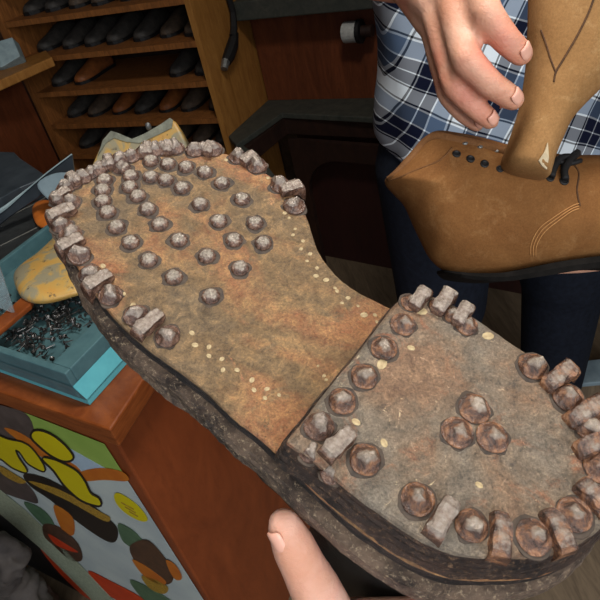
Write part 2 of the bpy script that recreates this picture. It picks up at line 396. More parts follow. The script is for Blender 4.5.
# left wall cabinet with rail and label, joining the shelf unit
Lp = base0 + sA * (SW + t * 1.6)
railz = on_plane(50, 57, Lp, sN).z
lB = V((cB.x, cB.y, 0)).normalized()
cab = thing('side_cabinet', Lp, 'red-brown cabinet left of the shelf unit with an orange wooden rail', 'cabinet')
lN = lB.cross(UZ).normalized()
if lN.dot(O - Lp) < 0: lN = -lN
m = MB(); m.box(Lp - lB * .45, lB * .44, -lN * .5, UZ * (railz - .02)); m.build('body', M['redpanel'], cab)
m = MB(); m.prism([on_z(u, v, railz + .012) for u, v in ((-60, 88), (0, 68), (46, 50), (52, 57), (0, 80), (-60, 106))], V((0, 0, -.03))); bevel(m.build('rail', M['shelfside'], cab), .004)
dl_ = (on_z(8, 70, railz + .013) - O).dot(-UPC)
lab = MB(); lab.prism([P(u, v, dl_) for u, v in ((-12, 44), (12, 37), (20, 56), (2, 67), (-8, 69))], -UPC * .05)
lo = lab.build('small_box', M['label']); bevel(lo, .003)
tag(lo, 'small pale grey box standing on the orange rail at the far left', 'box')

# ------------------------------------------------------------------ back cabinet: red panel, dark ledge, dark worktop
Lz = S0.z
B0 = on_z(268, 100, Lz); 
bA = (on_z(372, 98, Lz) - B0); bA.z = 0; bA.normalize(); bN = bA.cross(UZ)
if bN.dot(O - B0) < 0: bN = -bN
wt = on_plane(320, 14, B0 + bN * .10, bN).z
bc = thing('back_cabinet', V((B0.x, B0.y, 0)), 'red-brown panelled cabinet under a dark worktop behind the customer', 'cabinet')
m = MB(); m.box(V((B0.x, B0.y, Lz)) + bA * .001, bA * 1.9, -bN * .03, UZ * (wt - Lz)); m.build('panel', M['redpanel'], bc)
m = MB(); m.box(V((B0.x, B0.y, wt)) + bN * .10 + bA * .01, bA * 1.9, -bN * .6, UZ * .06); bevel(m.build('worktop', M['darkwood'], bc), .004)
lg = thing('dark_bench', V((B0.x, B0.y, 0)), 'dark wooden bench with an L-shaped top edge below the red panel', 'bench')
m = MB()
c0, c1, c2 = on_z(228, 136, Lz), B0, on_z(400, 97, Lz)
d0, d1, d2 = on_z(236, 145, Lz), on_z(282, 113, Lz), on_z(404, 119, Lz)
m.prism([c0, c1, c2, d2, d1, d0], V((0, 0, -.02)))
bevel(m.build('top_board', M['darkwood'], lg), .003)
m = MB(); m.prism([on_z(240, 146, Lz - .021), on_z(280, 114, Lz - .021), on_z(404, 120, Lz - .021), on_z(404, 122, Lz - .021), on_z(284, 118, Lz - .021), on_z(244, 150, Lz - .021)], V((0, 0, -.06)))
m.build('apron', M['darkfurn'], lg)
f0 = V((d1.x, d1.y, 0)); fd = (d2 - d1); fd.z = 0; fl = fd.length + .6; fd.normalize(); fn = fd.cross(UZ)
if fn.dot(O - f0) < 0: fn = -fn
arch = [f0, f0 + fd * .05]
for k in range(9):
    a = math.pi - k * math.pi / 16; arch.append(f0 + fd * (.20 + .15 * math.cos(a)) + UZ * (Lz - .32 + .15 * math.sin(a)))
arch += [f0 + fd * fl + UZ * (Lz - .17), f0 + fd * fl + UZ * (Lz - .1), f0 + UZ * (Lz - .1)]
m = MB(); m.prism(arch, -fn * .02); m.build('arched_front', M['darkfurn'], lg)
m = MB(); m.box(f0 - fn * .06 , fd * fl, -fn * .01, UZ * (Lz - .1)); m.build('inner_panel', M['darkred'], lg)
m = MB(); m.tube([P(241, 148, 2.02), P(262, 165, 1.9), P(285, 195, 1.82)], .012); m.build('brace', M['darkwood'], lg)

# white spool on the back cabinet panel
kp = on_plane(352, 32, B0, bN); kb = thing('white_spool', kp, 'small white spool with a black collar on the red-brown panel', 'spool')
ax = bA * 1.0
def cyl(mb, a, b, r, seg=20, k=0): mb.tube([a, b], r, seg, k)
kc = P(352, 32, (kp - O).dot(-UPC) - .05)
m = MB(); cyl(m, kc - ax * .028, kc + ax * .02, .032); bevel(m.build('cap', M['white'], kb), .004)
m = MB(); cyl(m, kc + ax * .021, kc + ax * .034, .036); m.build('collar', M['black'], kb)
m = MB(); cyl(m, kc + ax * .035, kc + ax * .07, .018); m.build('stem', M['darkfurn'], kb)
m = MB(); cyl(m, kc, kp, .012); m.build('bracket', M['black'], kb)

# tool hanging on the shelf side
def shelf_side(u, v): return on_plane(u, v, S0 - sA * .02, -sA)
hk = thing('hanging_shoehorn', shelf_side(232, 30), 'black strap with a dull steel tip hanging on the pine shelf side', 'tool')
m = MB(); m.tube([shelf_side(*p) for p in ((226, -30), (228, -5), (233, 12), (234, 28), (233, 36))], [.010, .010, .010, .012, .012]); m.build('strap', M['black'], hk)
m = MB(); m.tube([shelf_side(*p) for p in ((235, 33), (233, 44), (229, 56), (226, 62))], [.013, .02, .02, .016]); m.build('grip', M['black'], hk)
m = MB(); m.tube([shelf_side(*p) for p in ((226, 61), (224, 69))], [.015, .012]); m.build('tip', M['steel'], hk)

# ------------------------------------------------------------------ counter with poster
C0 = on_z(110, 430, CZ); TH = .034
CD = (on_z(262, 190, CZ) - C0).dot(cB)
ct = thing('shop_counter', V((C0.x, C0.y, 0)), 'red-brown wooden shop counter at the lower left with a worn top edge', 'counter')
m = MB(); m.prism([C0, C0 + cA * 1.5, C0 + cA * 1.5 + cB * CD, C0 + cB * CD], V((0, 0, -TH)))
bevel(m.build('worktop', M['counter'], ct), .003)
K0 = on_z(113, 441, CZ - TH)               # corner of the cabinet body under the top
K0 = C0 + (cB - cA * 0) * 0 + cA * .004 + cB * .012; K0 = V((K0.x, K0.y, CZ - TH))
pn = cA.cross(UZ).normalized()
if pn.dot(O - K0) < 0: pn = -pn
kx = (on_plane(119, 447, K0, pn) - K0).dot(cA)
m = MB(); m.box(V((K0.x, K0.y, 0)) + cA * kx, cA * 1.4, cB * (CD - .03), UZ * (CZ - TH - .0005)); bevel(m.build('cabinet_body', M['cabside'], ct), .004)
def onP(u, v, d=0): return on_plane(u, v, K0 + pn * d, pn)
# print and poster
mats = [simple('poster_white', (188, 196, 190), (166, 176, 176), 12, .35, bump=.02),
        simple('poster_yellow', (206, 190, 8), (196, 176, 8), 8, .35, bump=.02), simple('poster_black', (34, 28, 24), (22, 18, 16), 30, .4, bump=.02),
        simple('poster_green', (150, 176, 84), (130, 160, 70), 14, .35, bump=.02), simple('poster_orange', (196, 118, 34), (176, 88, 24), 16, .35, bump=.02),
        simple('poster_brown', (92, 62, 44), (56, 40, 32), 60, .35, bump=.02), simple('poster_darkgreen', (88, 116, 88), (64, 92, 66), 40, .35, bump=.02),
        simple('poster_red', (206, 66, 26), (180, 50, 20), 20, .35, bump=.02), simple('poster_grey', (92, 80, 76), (60, 52, 50), 30, .35, bump=.02),
        simple('poster_braid', (170, 176, 150), (126, 134, 112), 160, .5, bump=.2), simple('poster_paleblue', (170, 190, 204), (150, 170, 184), 14, .35, bump=.02),
        simple('poster_amber', (190, 150, 50), (110, 80, 30), 260, .4, bump=.05)]
pm = MB()
def pr(pts, layer, k, sm=True):
    if sm: pts = [(p.x, p.y) for p in catmull([V((u, v, 0)) for u, v in pts], 4)]
    a = [onP(u, v, .002 + .0004 * layer) for u, v in pts]; pm.prism(a, -pn * .0003, k)
pr([(-60, 388), (0, 405), (104, 444), (206, 604), (240, 660), (160, 640), (86, 594), (40, 548), (0, 514), (-60, 468)], 0, 0, False)
pr([(20, 411), (104, 444), (128, 481), (100, 470), (62, 452), (34, 436)], 1, 3, False)
pr([(60, 443), (128, 481), (121, 482), (95, 474), (62, 468)], 2, 10, False)
pr([(-60, 388), (0, 405), (26, 414), (34, 432), (30, 450), (10, 446), (-20, 440), (-60, 420)], 2, 8)
pr([(4, 428), (20, 433), (44, 448), (76, 466), (80, 476), (60, 470), (40, 456), (20, 442)], 3, 4)
pr([(78, 473), (100, 468), (122, 472), (128, 481), (104, 480), (84, 481)], 3, 4)
pr([(-4, 466), (10, 472), (30, 487), (38, 503), (24, 500), (6, 494), (-10, 488)], 3, 8)
pr([(24, 474), (50, 480), (90, 504), (112, 522), (118, 532), (115, 542), (104, 540), (80, 524), (50, 500), (30, 486)], 4, 2)
pr([(30, 481), (60, 490), (100, 512), (110, 518), (104, 521), (70, 502), (36, 486)], 5, 11)
pr([(0, 466), (14, 474), (26, 482), (18, 483), (2, 474)], 5, 11)
pr([(54, 505), (72, 517), (74, 534), (66, 534), (58, 522)], 5, 4)
pr([(24, 502), (40, 508), (52, 520), (56, 534), (44, 526), (30, 512)], 4, 6)
pr([(44, 524), (60, 528), (78, 544), (82, 560), (70, 560), (54, 546), (44, 536)], 5, 5)
pr([(48, 534), (62, 542), (78, 552), (70, 551), (56, 545)], 6, 7)
def blob(pts, layer, k, grow=2.2):
    c = V((sum(p[0] for p in pts) / len(pts), sum(p[1] for p in pts) / len(pts), 0))
    cm = catmull([V((u, v, 0)) for u, v in pts], 4); out = []
    for i, p in enumerate(cm):
        tg = (cm[(i + 1) % len(cm)] - cm[i - 1]).normalized(); nrm = V((tg.y, -tg.x, 0))
        out.append(p + nrm * grow)
    ar = sum(cm[i - 1].x * cm[i].y - cm[i].x * cm[i - 1].y for i in range(len(cm)))
    if ar < 0: out = [p * 2 - q for p, q in zip(cm, out)]
    pr([(p.x, p.y) for p in out], layer, 2, False); pr([(p.x, p.y) for p in cm], layer + 1, k, False)
blob([(34, 432), (42, 432), (53, 437), (64, 446), (72, 456), (70, 460), (62, 460), (50, 454), (38, 444), (32, 437)], 6, 1)
blob([(43, 459), (52, 460), (62, 464), (76, 472), (84, 482), (90, 494), (98, 499), (100, 505), (92, 504), (82, 500), (74, 494), (64, 484), (54, 470)], 6, 1)
blob([(-30, 430), (-8, 434), (8, 440), (22, 443), (32, 450), (42, 464), (44, 471), (36, 468), (27, 462), (20, 452), (15, 450), (18, 458), (26, 470), (24, 472), (12, 467), (0, 458), (-20, 450)], 6, 1, 1.6)
pr([(114, 497), (117, 493), (126, 497), (138, 506), (146, 516), (147, 521), (140, 521), (128, 515), (118, 506)], 4, 1)
for a in range(3): pr([(121 + a * 4, 502 + a * 4.5), (134 + a * 2, 509 + a * 3.6), (133.7 + a * 2, 510 + a * 3.6), (120.8 + a * 4, 503 + a * 4.5)], 5, 11, False)
pr([(118, 524), (132, 530), (142, 540), (150, 552), (146, 556), (132, 548), (122, 540)], 4, 6)
pr([(130, 546), (146, 540), (160, 552), (172, 570), (172, 582), (162, 584), (146, 572), (134, 560)], 5, 5)
pr([(132, 560), (142, 564), (154, 572), (166, 582), (160, 585), (144, 576)], 6, 4)
pr([(166, 560), (176, 566), (182, 578), (176, 580), (170, 572)], 6, 4)
pr([(142, 576), (156, 580), (168, 588), (164, 594), (152, 590), (144, 582)], 6, 11)
pr([(130, 580), (150, 588), (170, 600), (190, 615), (160, 612), (140, 596)], 4, 6)
pr([(88, 571), (112, 582), (142, 598), (170, 618), (130, 606), (104, 592)], 4, 7)
pr([(40, 548), (60, 562), (86, 586), (96, 600), (86, 598), (60, 574)], 3, 7)
pr([(-60, 446), (0, 490), (26, 511), (56, 540), (82, 567), (116, 603), (140, 632), (120, 632), (86, 594), (40, 548), (0, 514), (-60, 468)], 5, 9, False)
po = pm.build('shop_poster', mats)
tag(po, 'colourful poster with big yellow black-outlined letters and hiking shoes on the counter front', 'poster')

# dark open base below the poster: bag on the floor
m = MB()
for (u, v, d, rr) in ((2, 570, .66, .055), (22, 592, .66, .06), (50, 615, .66, .055), (8, 560, .68, .045)):
    p = onP(u, v, .09); m.ellipsoid(p, (cA * rr, UZ * rr * 1.1, pn * rr * .8))
bb = onP(25, 600, .09); m.cap_cone(bb, V((bb.x, bb.y, .06)), .05, .06); m.cap_cone(onP(-30, 600, .09), V((bb.x, bb.y, .2)) + cA * .1, .04, .06)
bag = m.build('cloth_bundle', simple('grey_brown_cloth', (92, 84, 78), (52, 46, 44), 20, .8)); organic(bag, .008, 4); tx_ = bpy.data.textures.new('cloth_folds', 'CLOUDS'); tx_.noise_scale = .06; dm_ = bag.modifiers.new('Displace', 'DISPLACE'); dm_.texture = tx_; dm_.strength = .06
tag(bag, 'grey-brown cloth bundle standing at the foot of the counter below the poster', 'bundle')
# thin black sheet painting the shade of the open recess below the poster
m = MB(); m.box(V((K0.x, K0.y, 0.0)) + pn * .0002 + cA * .16, cA * 1.3, pn * .0004, UZ * (CZ - TH - .25)); m.build('recess_shade_sheet', M['black'], ct)

# ---- things on the counter
def slab(pix, z, th, smooth=False):
    pts = [on_z(u, v, z + th) for u, v in pix]; m = MB(); m.prism(pts, V((0, 0, -th))); return m
BH = .045
box = thing('teal_tray', on_z(90, 405, CZ), 'teal cardboard tray of loose hobnails on the counter corner', 'tray')
b0 = on_z(90, 405, CZ + .001); bA_ = dirfrom(90, 405, 0, 372, CZ); bB_ = dirfrom(90, 405, 124, 367, CZ)
m = MB(); m.prism([b0, b0 + bA_ * .36, b0 + bA_ * .36 + bB_ * .335, b0 + bB_ * .335], V((0, 0, .010))); m.build('base', M['teal_light'], box)
tz = CZ + .012 + BH
t0 = on_z(65, 374, tz); 
m = MB()
L1, L2, ww = .34, .30, .034
fl_ = CZ + .02
def rect(o, a, b, z): return [V((p.x, p.y, z)) for p in (o, o + bA_ * a, o + bA_ * a + bB_ * b, o + bB_ * b)]
zt, z0_ = tz, CZ + .0115
def wallseg(o, a, b): r = rect(o, a, b, z0_); m.prism(r, V((0, 0, zt - z0_)))
wallseg(t0, L1, .010); wallseg(t0 + bB_ * L2, L1, .010); wallseg(t0 + bB_ * .010, ww, L2 - .010); wallseg(t0 + bB_ * .010 + bA_ * (L1 - .01), .01, L2 - .01)
m.prism(rect(t0 + bB_ * .01 + bA_ * ww, L1 - ww - .01, L2 - .01, z0_), V((0, 0, .022)))
bevel(m.build('tray_body', M['teal'], box), .0015)
# sloping light teal flap on the right
m = MB(); a0 = t0 - bA_ * .002; 
fp = [V((t0.x, t0.y, CZ + .035)) - bA_ * .001, V((b0.x, b0.y, CZ + .012)), V((b0.x, b0.y, CZ + .012)) + bB_ * .32, V((t0.x, t0.y, CZ + .035)) - bA_ * .001 + bB_ * .30]
m.prism(fp, V((0, 0, -.003))); m.build('side_flap', M['teal_light'], box)
fp = [V((t0.x, t0.y, CZ + .035)) - bB_ * .001, V((b0.x, b0.y, CZ + .012)), V((b0.x, b0.y, CZ + .012)) + bA_ * .34, V((t0.x, t0.y, CZ + .035)) - bB_ * .001 + bA_ * .33]
m = MB(); m.prism(fp, V((0, 0, -.003))); m.build('front_flap', M['teal'], box)
m = MB(); rn = random.Random(3); zf0 = z0_ + .026
for i in range(620):
    a, b = rn.uniform(ww + .02, L1 - .06), rn.uniform(.03, L2 - .03)
    if rn.random() < .75: a, b = rn.gauss(ww + .085, .035), rn.gauss(.17, .09)
    if not (ww + .012 < a < L1 - .03 and .02 < b < L2 - .03): continue
    p = V((t0.x, t0.y, 0)) + bA_ * a + bB_ * b; p.z = zf0 + rn.uniform(0, .012)
    d = V((rn.uniform(-1, 1), rn.uniform(-1, 1), rn.uniform(-.3, .3))).normalized()
    m.tube([p, p + d * .013], [.0014, .0005], 5); e_ = d.orthogonal().normalized() * .0036; m.ellipsoid(p, (e_, d.cross(e_), d * .0012), seg=7, rg=4)
hp = m.build('hobnail_pile', simple('dark_new_steel', (104, 102, 100), (36, 34, 34), 120, .3, metal=.7)); tag(hp, 'heap of small shiny dark hobnails inside the teal tray', 'nails', kind='stuff')

def counter_item(name, pix, z, th, mat, label, cat, bev=.002):
    o = slab(pix, z, th).build(name, mat); bevel(o, bev); return tag(o, label, cat)
zz = CZ + .0005
counter_item('black_leather_case', [(-40, 214), (10, 196), (40, 184), (52, 206), (60, 232), (30, 247), (0, 262), (-40, 276)], zz, .03, M['blackleather'], 'large black grained leather case lying on the counter behind the tray', 'case', .006)
st = MB()
for r_ in (((0, 246), (20, 236), (40, 226), (53, 219)), ((-5, 222), (18, 212), (36, 203), (46, 197))):
    st = MB(); st.tube([on_z(u, v, zz + .0302) for u, v in r_], .0012, 5)
    st.build('stitch_line', M['stitch'], bpy.data.objects['black_leather_case'])
counter_item('blue_grey_box', [(-40, 150), (14, 152), (20, 158), (47, 176), (20, 187), (0, 198), (-40, 212)], zz + .031, .04, M['bluegrey'], 'blue-grey plastic box at the left edge on top of the black case', 'box')
# upright dark plastic lid with a pale edge
m = MB(); lidp = [(-30, 226), (0, 211), (24, 192), (48, 172), (72, 154), (75, 176), (60, 186), (40, 196), (10, 216), (-20, 240)]
a = [P(u, v, (on_z(20, 200, CZ + .08) - O).dot(-UPC)) for u, v in lidp]
m.prism(a, -UPC * .004)
lid = thing('plastic_folder', on_z(20, 215, CZ + .03), 'upright dark blue plastic folder with a pale edge above the leather case', 'lid')
m.build('panel', simple('dark_blue_plastic', (44, 50, 56), (28, 34, 40), 20, .3, bump=.05), lid)
m = MB(); pe = catmull([V((u, v, 0)) for u, v in lidp[:5]], 4, False)
m.tube([P(p.x, p.y, (on_z(20, 200, CZ + .08) - O).dot(-UPC) - .003) for p in pe], [.0012 + .006 * max(0, 1 - i / 9) for i in range(len(pe))], 6); m.build('edge_strip', M['label'], lid)
m = MB(); a = [P(p.x, p.y, (on_z(20, 200, CZ + .08) - O).dot(-UPC) - .03) for p in catmull([V((u, v, 0)) for u, v in ((36, 184), (50, 174), (66, 172), (80, 178), (84, 196), (60, 204), (46, 198))], 3)]
m.prism(a, -UPC * .02)
tag(bevel(m.build('plastic_cup', M['paleblue']), .004), 'pale blue-grey plastic piece beside the upright folder, touching the nailed boot toe', 'plastic piece')
inflate([(33, 212), (36, 203), (46, 200), (56, 205), (58, 218), (50, 228), (38, 226)], [(42, 212), (52, 216)], lambda u, v: (on_z(u, v, CZ + .035) - O).dot(-UPC), .018, 'orange_shoe_toe', M['orange'], None)
tag(bpy.data.objects['orange_shoe_toe'], 'rounded orange leather shoe toe showing beside the nailed boot toe', 'shoe')
# yellow last
zl = lambda u, v: (on_z(u, v, CZ + .05) - O).dot(-UPC) - .03
lf = thing('shoe_last', on_z(60, 280, CZ), 'yellow and grey worn shoe last with toe at the teal tray', 'shoe last')
inflate([(17, 284), (17, 272), (26, 262), (40, 252), (56, 236), (74, 214), (110, 200), (140, 226), (126, 262), (92, 289), (70, 298), (44, 304), (26, 300)], [(42, 280), (100, 238)], zl, .038, 'body', M['last'], lf)
lf2 = thing('shoe_last', on_z(140, 165, CZ), 'yellow shoe last with a notched grey top standing behind the nailed boot', 'shoe last')
dz2 = (on_z(140, 165, CZ + .06) - O).dot(-UPC)
out2 = [(86, 188), (90, 168), (97, 152), (103, 140), (111, 131), (118, 133), (132, 139), (144, 134), (158, 126), (170, 118), (176, 121), (184, 136), (190, 152), (192, 178), (150, 196), (110, 196)]
m = MB(); a = [P(u, v, dz2) for u, v in out2]
m.prism(a, -UPC * .06); o_ = m.build('body', M['last'], lf2); bevel(o_, .008, 3)
m = MB(); tp = [(103, 140), (111, 131), (118, 133), (132, 139), (144, 134), (158, 126), (170, 118), (173, 120), (172, 128), (158, 135), (140, 143), (126, 142), (114, 138), (106, 143), (98, 156)]
m.prism([P(u, v, dz2 - .0015) for u, v in tp], UPC * .001); m.build('top_edge', simple('grey_worn_wood', (150, 152, 134), (96, 96, 84), 50, .5), lf2)
m = MB(); kp_ = P(149, 128, dz2 + .01); m.cap_cone(kp_, kp_ + UZ * .006, .006, .006); m.build('peg', M['steel'], lf2)
# wooden strip and clear sheet
counter_item('wooden_strip', [(-30, 342), (20, 298), (31, 292), (33, 298), (30, 305), (0, 330), (-30, 356)], zz + BH + .018, .008, M['counter'], 'thin red-brown wooden strip leaning over the left end of the teal tray', 'strip')
m = MB(); a = [P(u, v, (on_z(0, 320, tz + .01) - O).dot(-UPC)) for u, v in ((-40, 230), (-2, 262), (15, 314), (0, 308), (-40, 290))]
m.prism(a, -UPC * .002)
g = N('clear_plastic'); g.base((200, 214, 220)); g.b.inputs['Transmission Weight'].default_value = .75; g.set(.15); g.b.inputs['Alpha'].default_value = .5
tag(m.build('clear_sheet', g.m), 'clear plastic sheet standing at the left edge beside the teal tray', 'plastic sheet')

# ------------------------------------------------------------------ the nailed boot
mv = V((-.24, 2.52, 3.6)) / 1.05          # 1/depth = mv . (x, y_down, 1)
nw = (R @ V((mv.x, -mv.y, -mv.z)))         # away from the camera
DN = 1.0 / nw.length; AWAY = nw.normalized()
def Bp(u, v, h=0.0):                       # point on the sole plane raised by h towards the camera
    r = ray(u, v); return O + r * ((DN - h) / r.dot(AWAY))
HH = .0185
bo = Bp(260, 330); E1 = (Bp(120, 190) - Bp(480, 440)).normalized(); E2 = AWAY.cross(E1).normalized()
boot = thing('nailed_boot', bo + AWAY * .1, 'old leather mountain boot with rusty hobnailed sole held up to the viewer', 'boot')
sole_px = [(300, 470), (262, 440), (240, 423), (222, 407), (205, 391), (185, 375), (165, 361), (145, 346), (125, 329), (107, 309), (93, 291), (80, 271), (68, 250), (59, 232), (53, 215), (51, 202), (55, 191), (64, 182), (77, 174), (91, 167), (106, 161), (121, 156), (140, 152), (160, 149), (180, 148), (200, 147), (215, 150), (235, 156), (252, 165), (270, 175), (284, 185), (296, 197), (304, 210), (309, 222), (314, 238), (321, 255), (332, 270), (348, 284), (365, 295), (388, 306), (420, 318), (470, 345), (520, 380), (570, 430), (600, 480), (596, 530), (560, 560), (500, 574), (430, 566), (370, 530)]
heel_px = [(287, 438), (300, 422), (316, 402), (340, 372), (362, 345), (380, 322), (396, 302), (408, 294), (425, 292), (447, 299), (470, 312), (500, 332), (535, 356), (560, 376), (590, 402), (612, 430), (624, 462), (624, 494), (612, 518), (592, 537), (565, 550), (535, 557), (500, 558), (465, 555), (435, 545), (405, 529), (375, 509), (350, 489), (325, 469), (303, 453), (290, 445)]
def loop(px, h, n=5, closed=True): return catmull([Bp(u, v, h) for u, v in px], n, closed)
def layer(name, base, prof, mat, rough=.0006, cap=True, seed=0, wob=60):
    """prof: (depth below base plane, outward offset)"""
    n = len(base); cen = sum(base, V()) / n; rings = []
    nrm = []
    for i in range(n):
        tg = (base[(i + 2) % n] - base[i - 2]).normalized(); q = tg.cross(AWAY).normalized(); nrm.append(q)
    ar = sum((base[i - 1] - cen).cross(base[i] - cen).dot(AWAY) for i in range(n))
    sg = 1 if nrm[0].dot(base[0] - cen) > 0 else -1
    for d, off in prof:
        rg = []
        for i, p in enumerate(base):
            k = noise.noise(p * wob + AWAY * d * 900 + V((seed, 0, 0))) * rough + noise.noise(p * 380 + AWAY * d * 2000) * rough * .5
            rg.append(p + AWAY * d + nrm[i] * sg * (off + k))
        rings.append(rg)
    m = MB(); m.ring_loft(rings, 0, cap); return m.build(name, mat, boot, smooth=False)
k_ = [i for i, p in enumerate(sole_px) if p == (388, 306)][0]
SL = catmull([Bp(u, v, 0) for u, v in sole_px[1:k_ + 1]] + [Bp(u, v, HH) + AWAY * HH + (Bp(u, v) - Bp(450, 425)).normalized() * .0042 for u, v in heel_px[7:-2]], 4)
o_ = layer('outsole', SL, [(0, -.0016), (.0005, -.0005), (.0016, 0)], M['sole'], .0004)
layer('outsole_edge', SL, [(.0017, -.0002), (.003, .0002), (.0042, -.0004), (.0055, .0002), (.0072, -.0003), (.0085, .0002), (.0100, -.0005), (.0128, -.001), (.0146, -.003)], M['edge'], .0007)
ML = SL
layer('midsole', ML, [(.0147, .0010), (.0150, .0020), (.0158, .0030), (.0170, .0034), (.0178, .0028), (.0184, .0036), (.022, .0042), (.026, .0044), (.0300, .0040), (.0325, .0034), (.0345, .0016), (.0350, -.002)], M['welt'], .0016, wob=40)
# heel block
HL = loop(heel_px, HH, 5)
layer('heel_top', HL, [(0, -.0034), (.0005, -.0018), (.0015, -.0006), (.003, 0)], M['heel'], .0006)
layer('heel_lifts', HL, [(.0031, -.0002), (.005, .0006), (.0056, -.0004), (.006, .0008), (.0088, .0016), (.0094, .0004), (.0100, .0018), (.0130, .0028), (.0137, .0014), (.0142, .0030), (.0170, .0040), (.0184, .0040)], M['lift'], .0012)
# upper behind the sole: solid shaped volume
def BL(a, b, h): return bo + E1 * a + E2 * b + AWAY * h
fore = Bp(180, 215); ball = Bp(250, 290); mid = Bp(330, 375); hl = Bp(470, 430, 0)
m = MB()
for p, q, r1, r2 in ((fore, ball, .026, .030), (ball, mid, .030, .030), (mid, hl, .036, .036)):
    for h in (.056, .072):
        m.cap_cone(p + AWAY * (h + (0 if h < .06 else 0)), q + AWAY * h, r1 * (1 if h < .06 else .82), r2 * (1 if h < .06 else .86), 18)
m.cap_cone(mid + AWAY * .07, hl + AWAY * .11, .034, .036, 18)
m.cap_cone(hl + AWAY * .075 - E1 * .008, hl + AWAY * .24 + E1 * .01, .042, .048, 18)
m.cap_cone(mid + AWAY * .07, hl + AWAY * .15 + E1 * .02, .03, .04, 18)
m.cap_cone(mid + AWAY * .062 + E2 * .0, hl + AWAY * .066, .041, .043, 18)
up = m.build('boot_upper', M['upper'], boot); organic(up, .004, 6)
layer('welt', [bo + (p - bo) * 1.0 for p in SL], [(.0352, -.006), (.0385, -.003), (.043, -.003), (.048, -.006), (.052, -.012)], M['upper'], .0005)

# nails ------------------------------------------------------------
def frame(ex, flip=False):
    z = -AWAY; x = (ex - z * ex.dot(z)).normalized(); y = z.cross(x); return Matrix((x, y, z)).transposed().to_4x4()
HOST = bpy.data.objects['outsole']
def link_nail(name, me, pos, ex, sc=(1, 1, 1), tilt=0):
    o = bpy.data.objects.new(name, me); COL.objects.link(o); o.parent = HOST
    o.matrix_local = Matrix.Translation(pos - boot.location) @ frame(ex) @ Matrix.Rotation(tilt, 4, 'Y') @ Matrix.Diagonal((*sc, 1)); return o
def mesh_only(mb, name, mat, smooth=False):
    o = mb.build(name, mat, None, smooth); me = o.data; bpy.data.objects.remove(o); return me
def grime(m, rad, seed):
    q = [rad * (1 + .28 * noise.noise(V((math.cos(a) * 1.6, math.sin(a) * 1.6, seed * 3.1)))) for a in [k * math.pi / 12 for k in range(24)]]
    m.ring_loft([[V((q[k] * f_ * math.cos(k * math.pi / 12), q[k] * f_ * math.sin(k * math.pi / 12), z)) for k in range(24)] for z, f_ in ((-.0004, 1), (.00012, .97), (.0004, .8))], 1)
def dome_mesh(seed):
    r = random.Random(seed); m = MB(); n = 26; rings = []
    for z, rad, ser in ((-.001, .0054, 0), (.0010, .0054, .035), (.0020, .0051, .03), (.0031, .0046, .02), (.0040, .0037, .01), (.0045, .0027, 0), (.0046, .0008, 0)):
        rings.append([V((rad * (1 + ser * (1 if i % 2 else -1) + .04 * noise.noise(V((i * .5, z * 300, seed)))) * math.cos(2 * math.pi * i / n),
                         rad * (1 + ser * (1 if i % 2 else -1) + .04 * noise.noise(V((i * .5, z * 300, seed + 9)))) * math.sin(2 * math.pi * i / n), z + .0004 * noise.noise(V((i, seed, z * 500))))) for i in range(n)])
    m.ring_loft(rings); grime(m, .0074, seed); return mesh_only(m, 'hobnail', [M['dome'], M['grime']], False)
def facet_mesh(seed, mat):
    """a worn pyramid-headed edge nail: side planes cut a lump, flattened on top"""
    r = random.Random(seed); m = MB(); n = 28; ph = r.uniform(0, 6); k = r.choice((4, 5, 5, 6))
    pl = [(ph + 2 * math.pi * q / k + r.uniform(-.2, .2), r.uniform(.0050, .0060), r.uniform(1.1, 2.2)) for q in range(k)]
    top = r.uniform(.0064, .0076); tx, ty = r.uniform(-.18, .18), r.uniform(-.18, .18)
    def hgt(x, y):
        h_ = top + tx * x + ty * y
        for a, d, sl in pl: h_ = min(h_, (d - (x * math.cos(a) + y * math.sin(a))) * sl + .0012)
        return h_
    rings = []
    for f_, b in ((1.02, -.001), (1.03, .0010), (.97, None), (.88, None), (.76, None), (.62, None), (.46, None), (.3, None), (.12, None)):
        rg = []
        for i in range(n):
            a = 2 * math.pi * i / n; rad = .0063 * (1 + .07 * noise.noise(V((math.cos(a) * 1.5, math.sin(a) * 1.5, seed * 2.3))))
            x, y = rad * f_ * math.cos(a), rad * f_ * math.sin(a)
            z = b if b is not None else max(.0014, hgt(x, y)) + .0006 * noise.noise(V((x * 600, y * 600, seed * 5.0)))
            rg.append(V((x, y, z)))
        rings.append(rg)
    m.ring_loft(rings); grime(m, .0074, seed); return mesh_only(m, 'edge_nail', [mat, M['grime']])
def bar_mesh(seed, mat, L=.017, W=.0062):
    r = random.Random(seed); m = MB(); rings = []        # long axis x: outward is +x, wraps down past the edge
    for x, zt_, w_, zb in ((-L / 2 - .001, .0035, .6, -.001), (-L / 2, .006, .85, -.001), (-L / 4, .0078, .95, -.001), (0, .0076, .92, -.001), (L / 4, .0078, 1.02, -.001), (L / 2 - .001, .0074, 1.02, -.006), (L / 2 + .0012, .0045, 1.05, -.009), (L / 2 + .0016, -.001, 1.1, -.009)):
        h = W / 2 * w_; j = lambda: r.uniform(-.0006, .0006)
        rings.append([V((x, -h * 1.15 + j(), zb)), V((x, -h * 1.1, zt_ * .5)), V((x, -h + j(), zt_ - .0010)), V((x, -h * .62, zt_ + j())), V((x, h * .62, zt_ + j())), V((x, h + j(), zt_ - .0010)), V((x, h * 1.1, zt_ * .5)), V((x, h * 1.15 + j(), zb))])
    m.ring_loft(rings); grime_bar = None; m.v = [V((p.x, p.y * 1.06, p.z * .72)) for p in m.v]; return mesh_only(m, 'bar_nail', mat)
DM = [dome_mesh(i) for i in range(5)]; FM = [facet_mesh(i, M['nail']) for i in range(6)]; FR = [facet_mesh(i + 20, M['rust']) for i in range(5)]
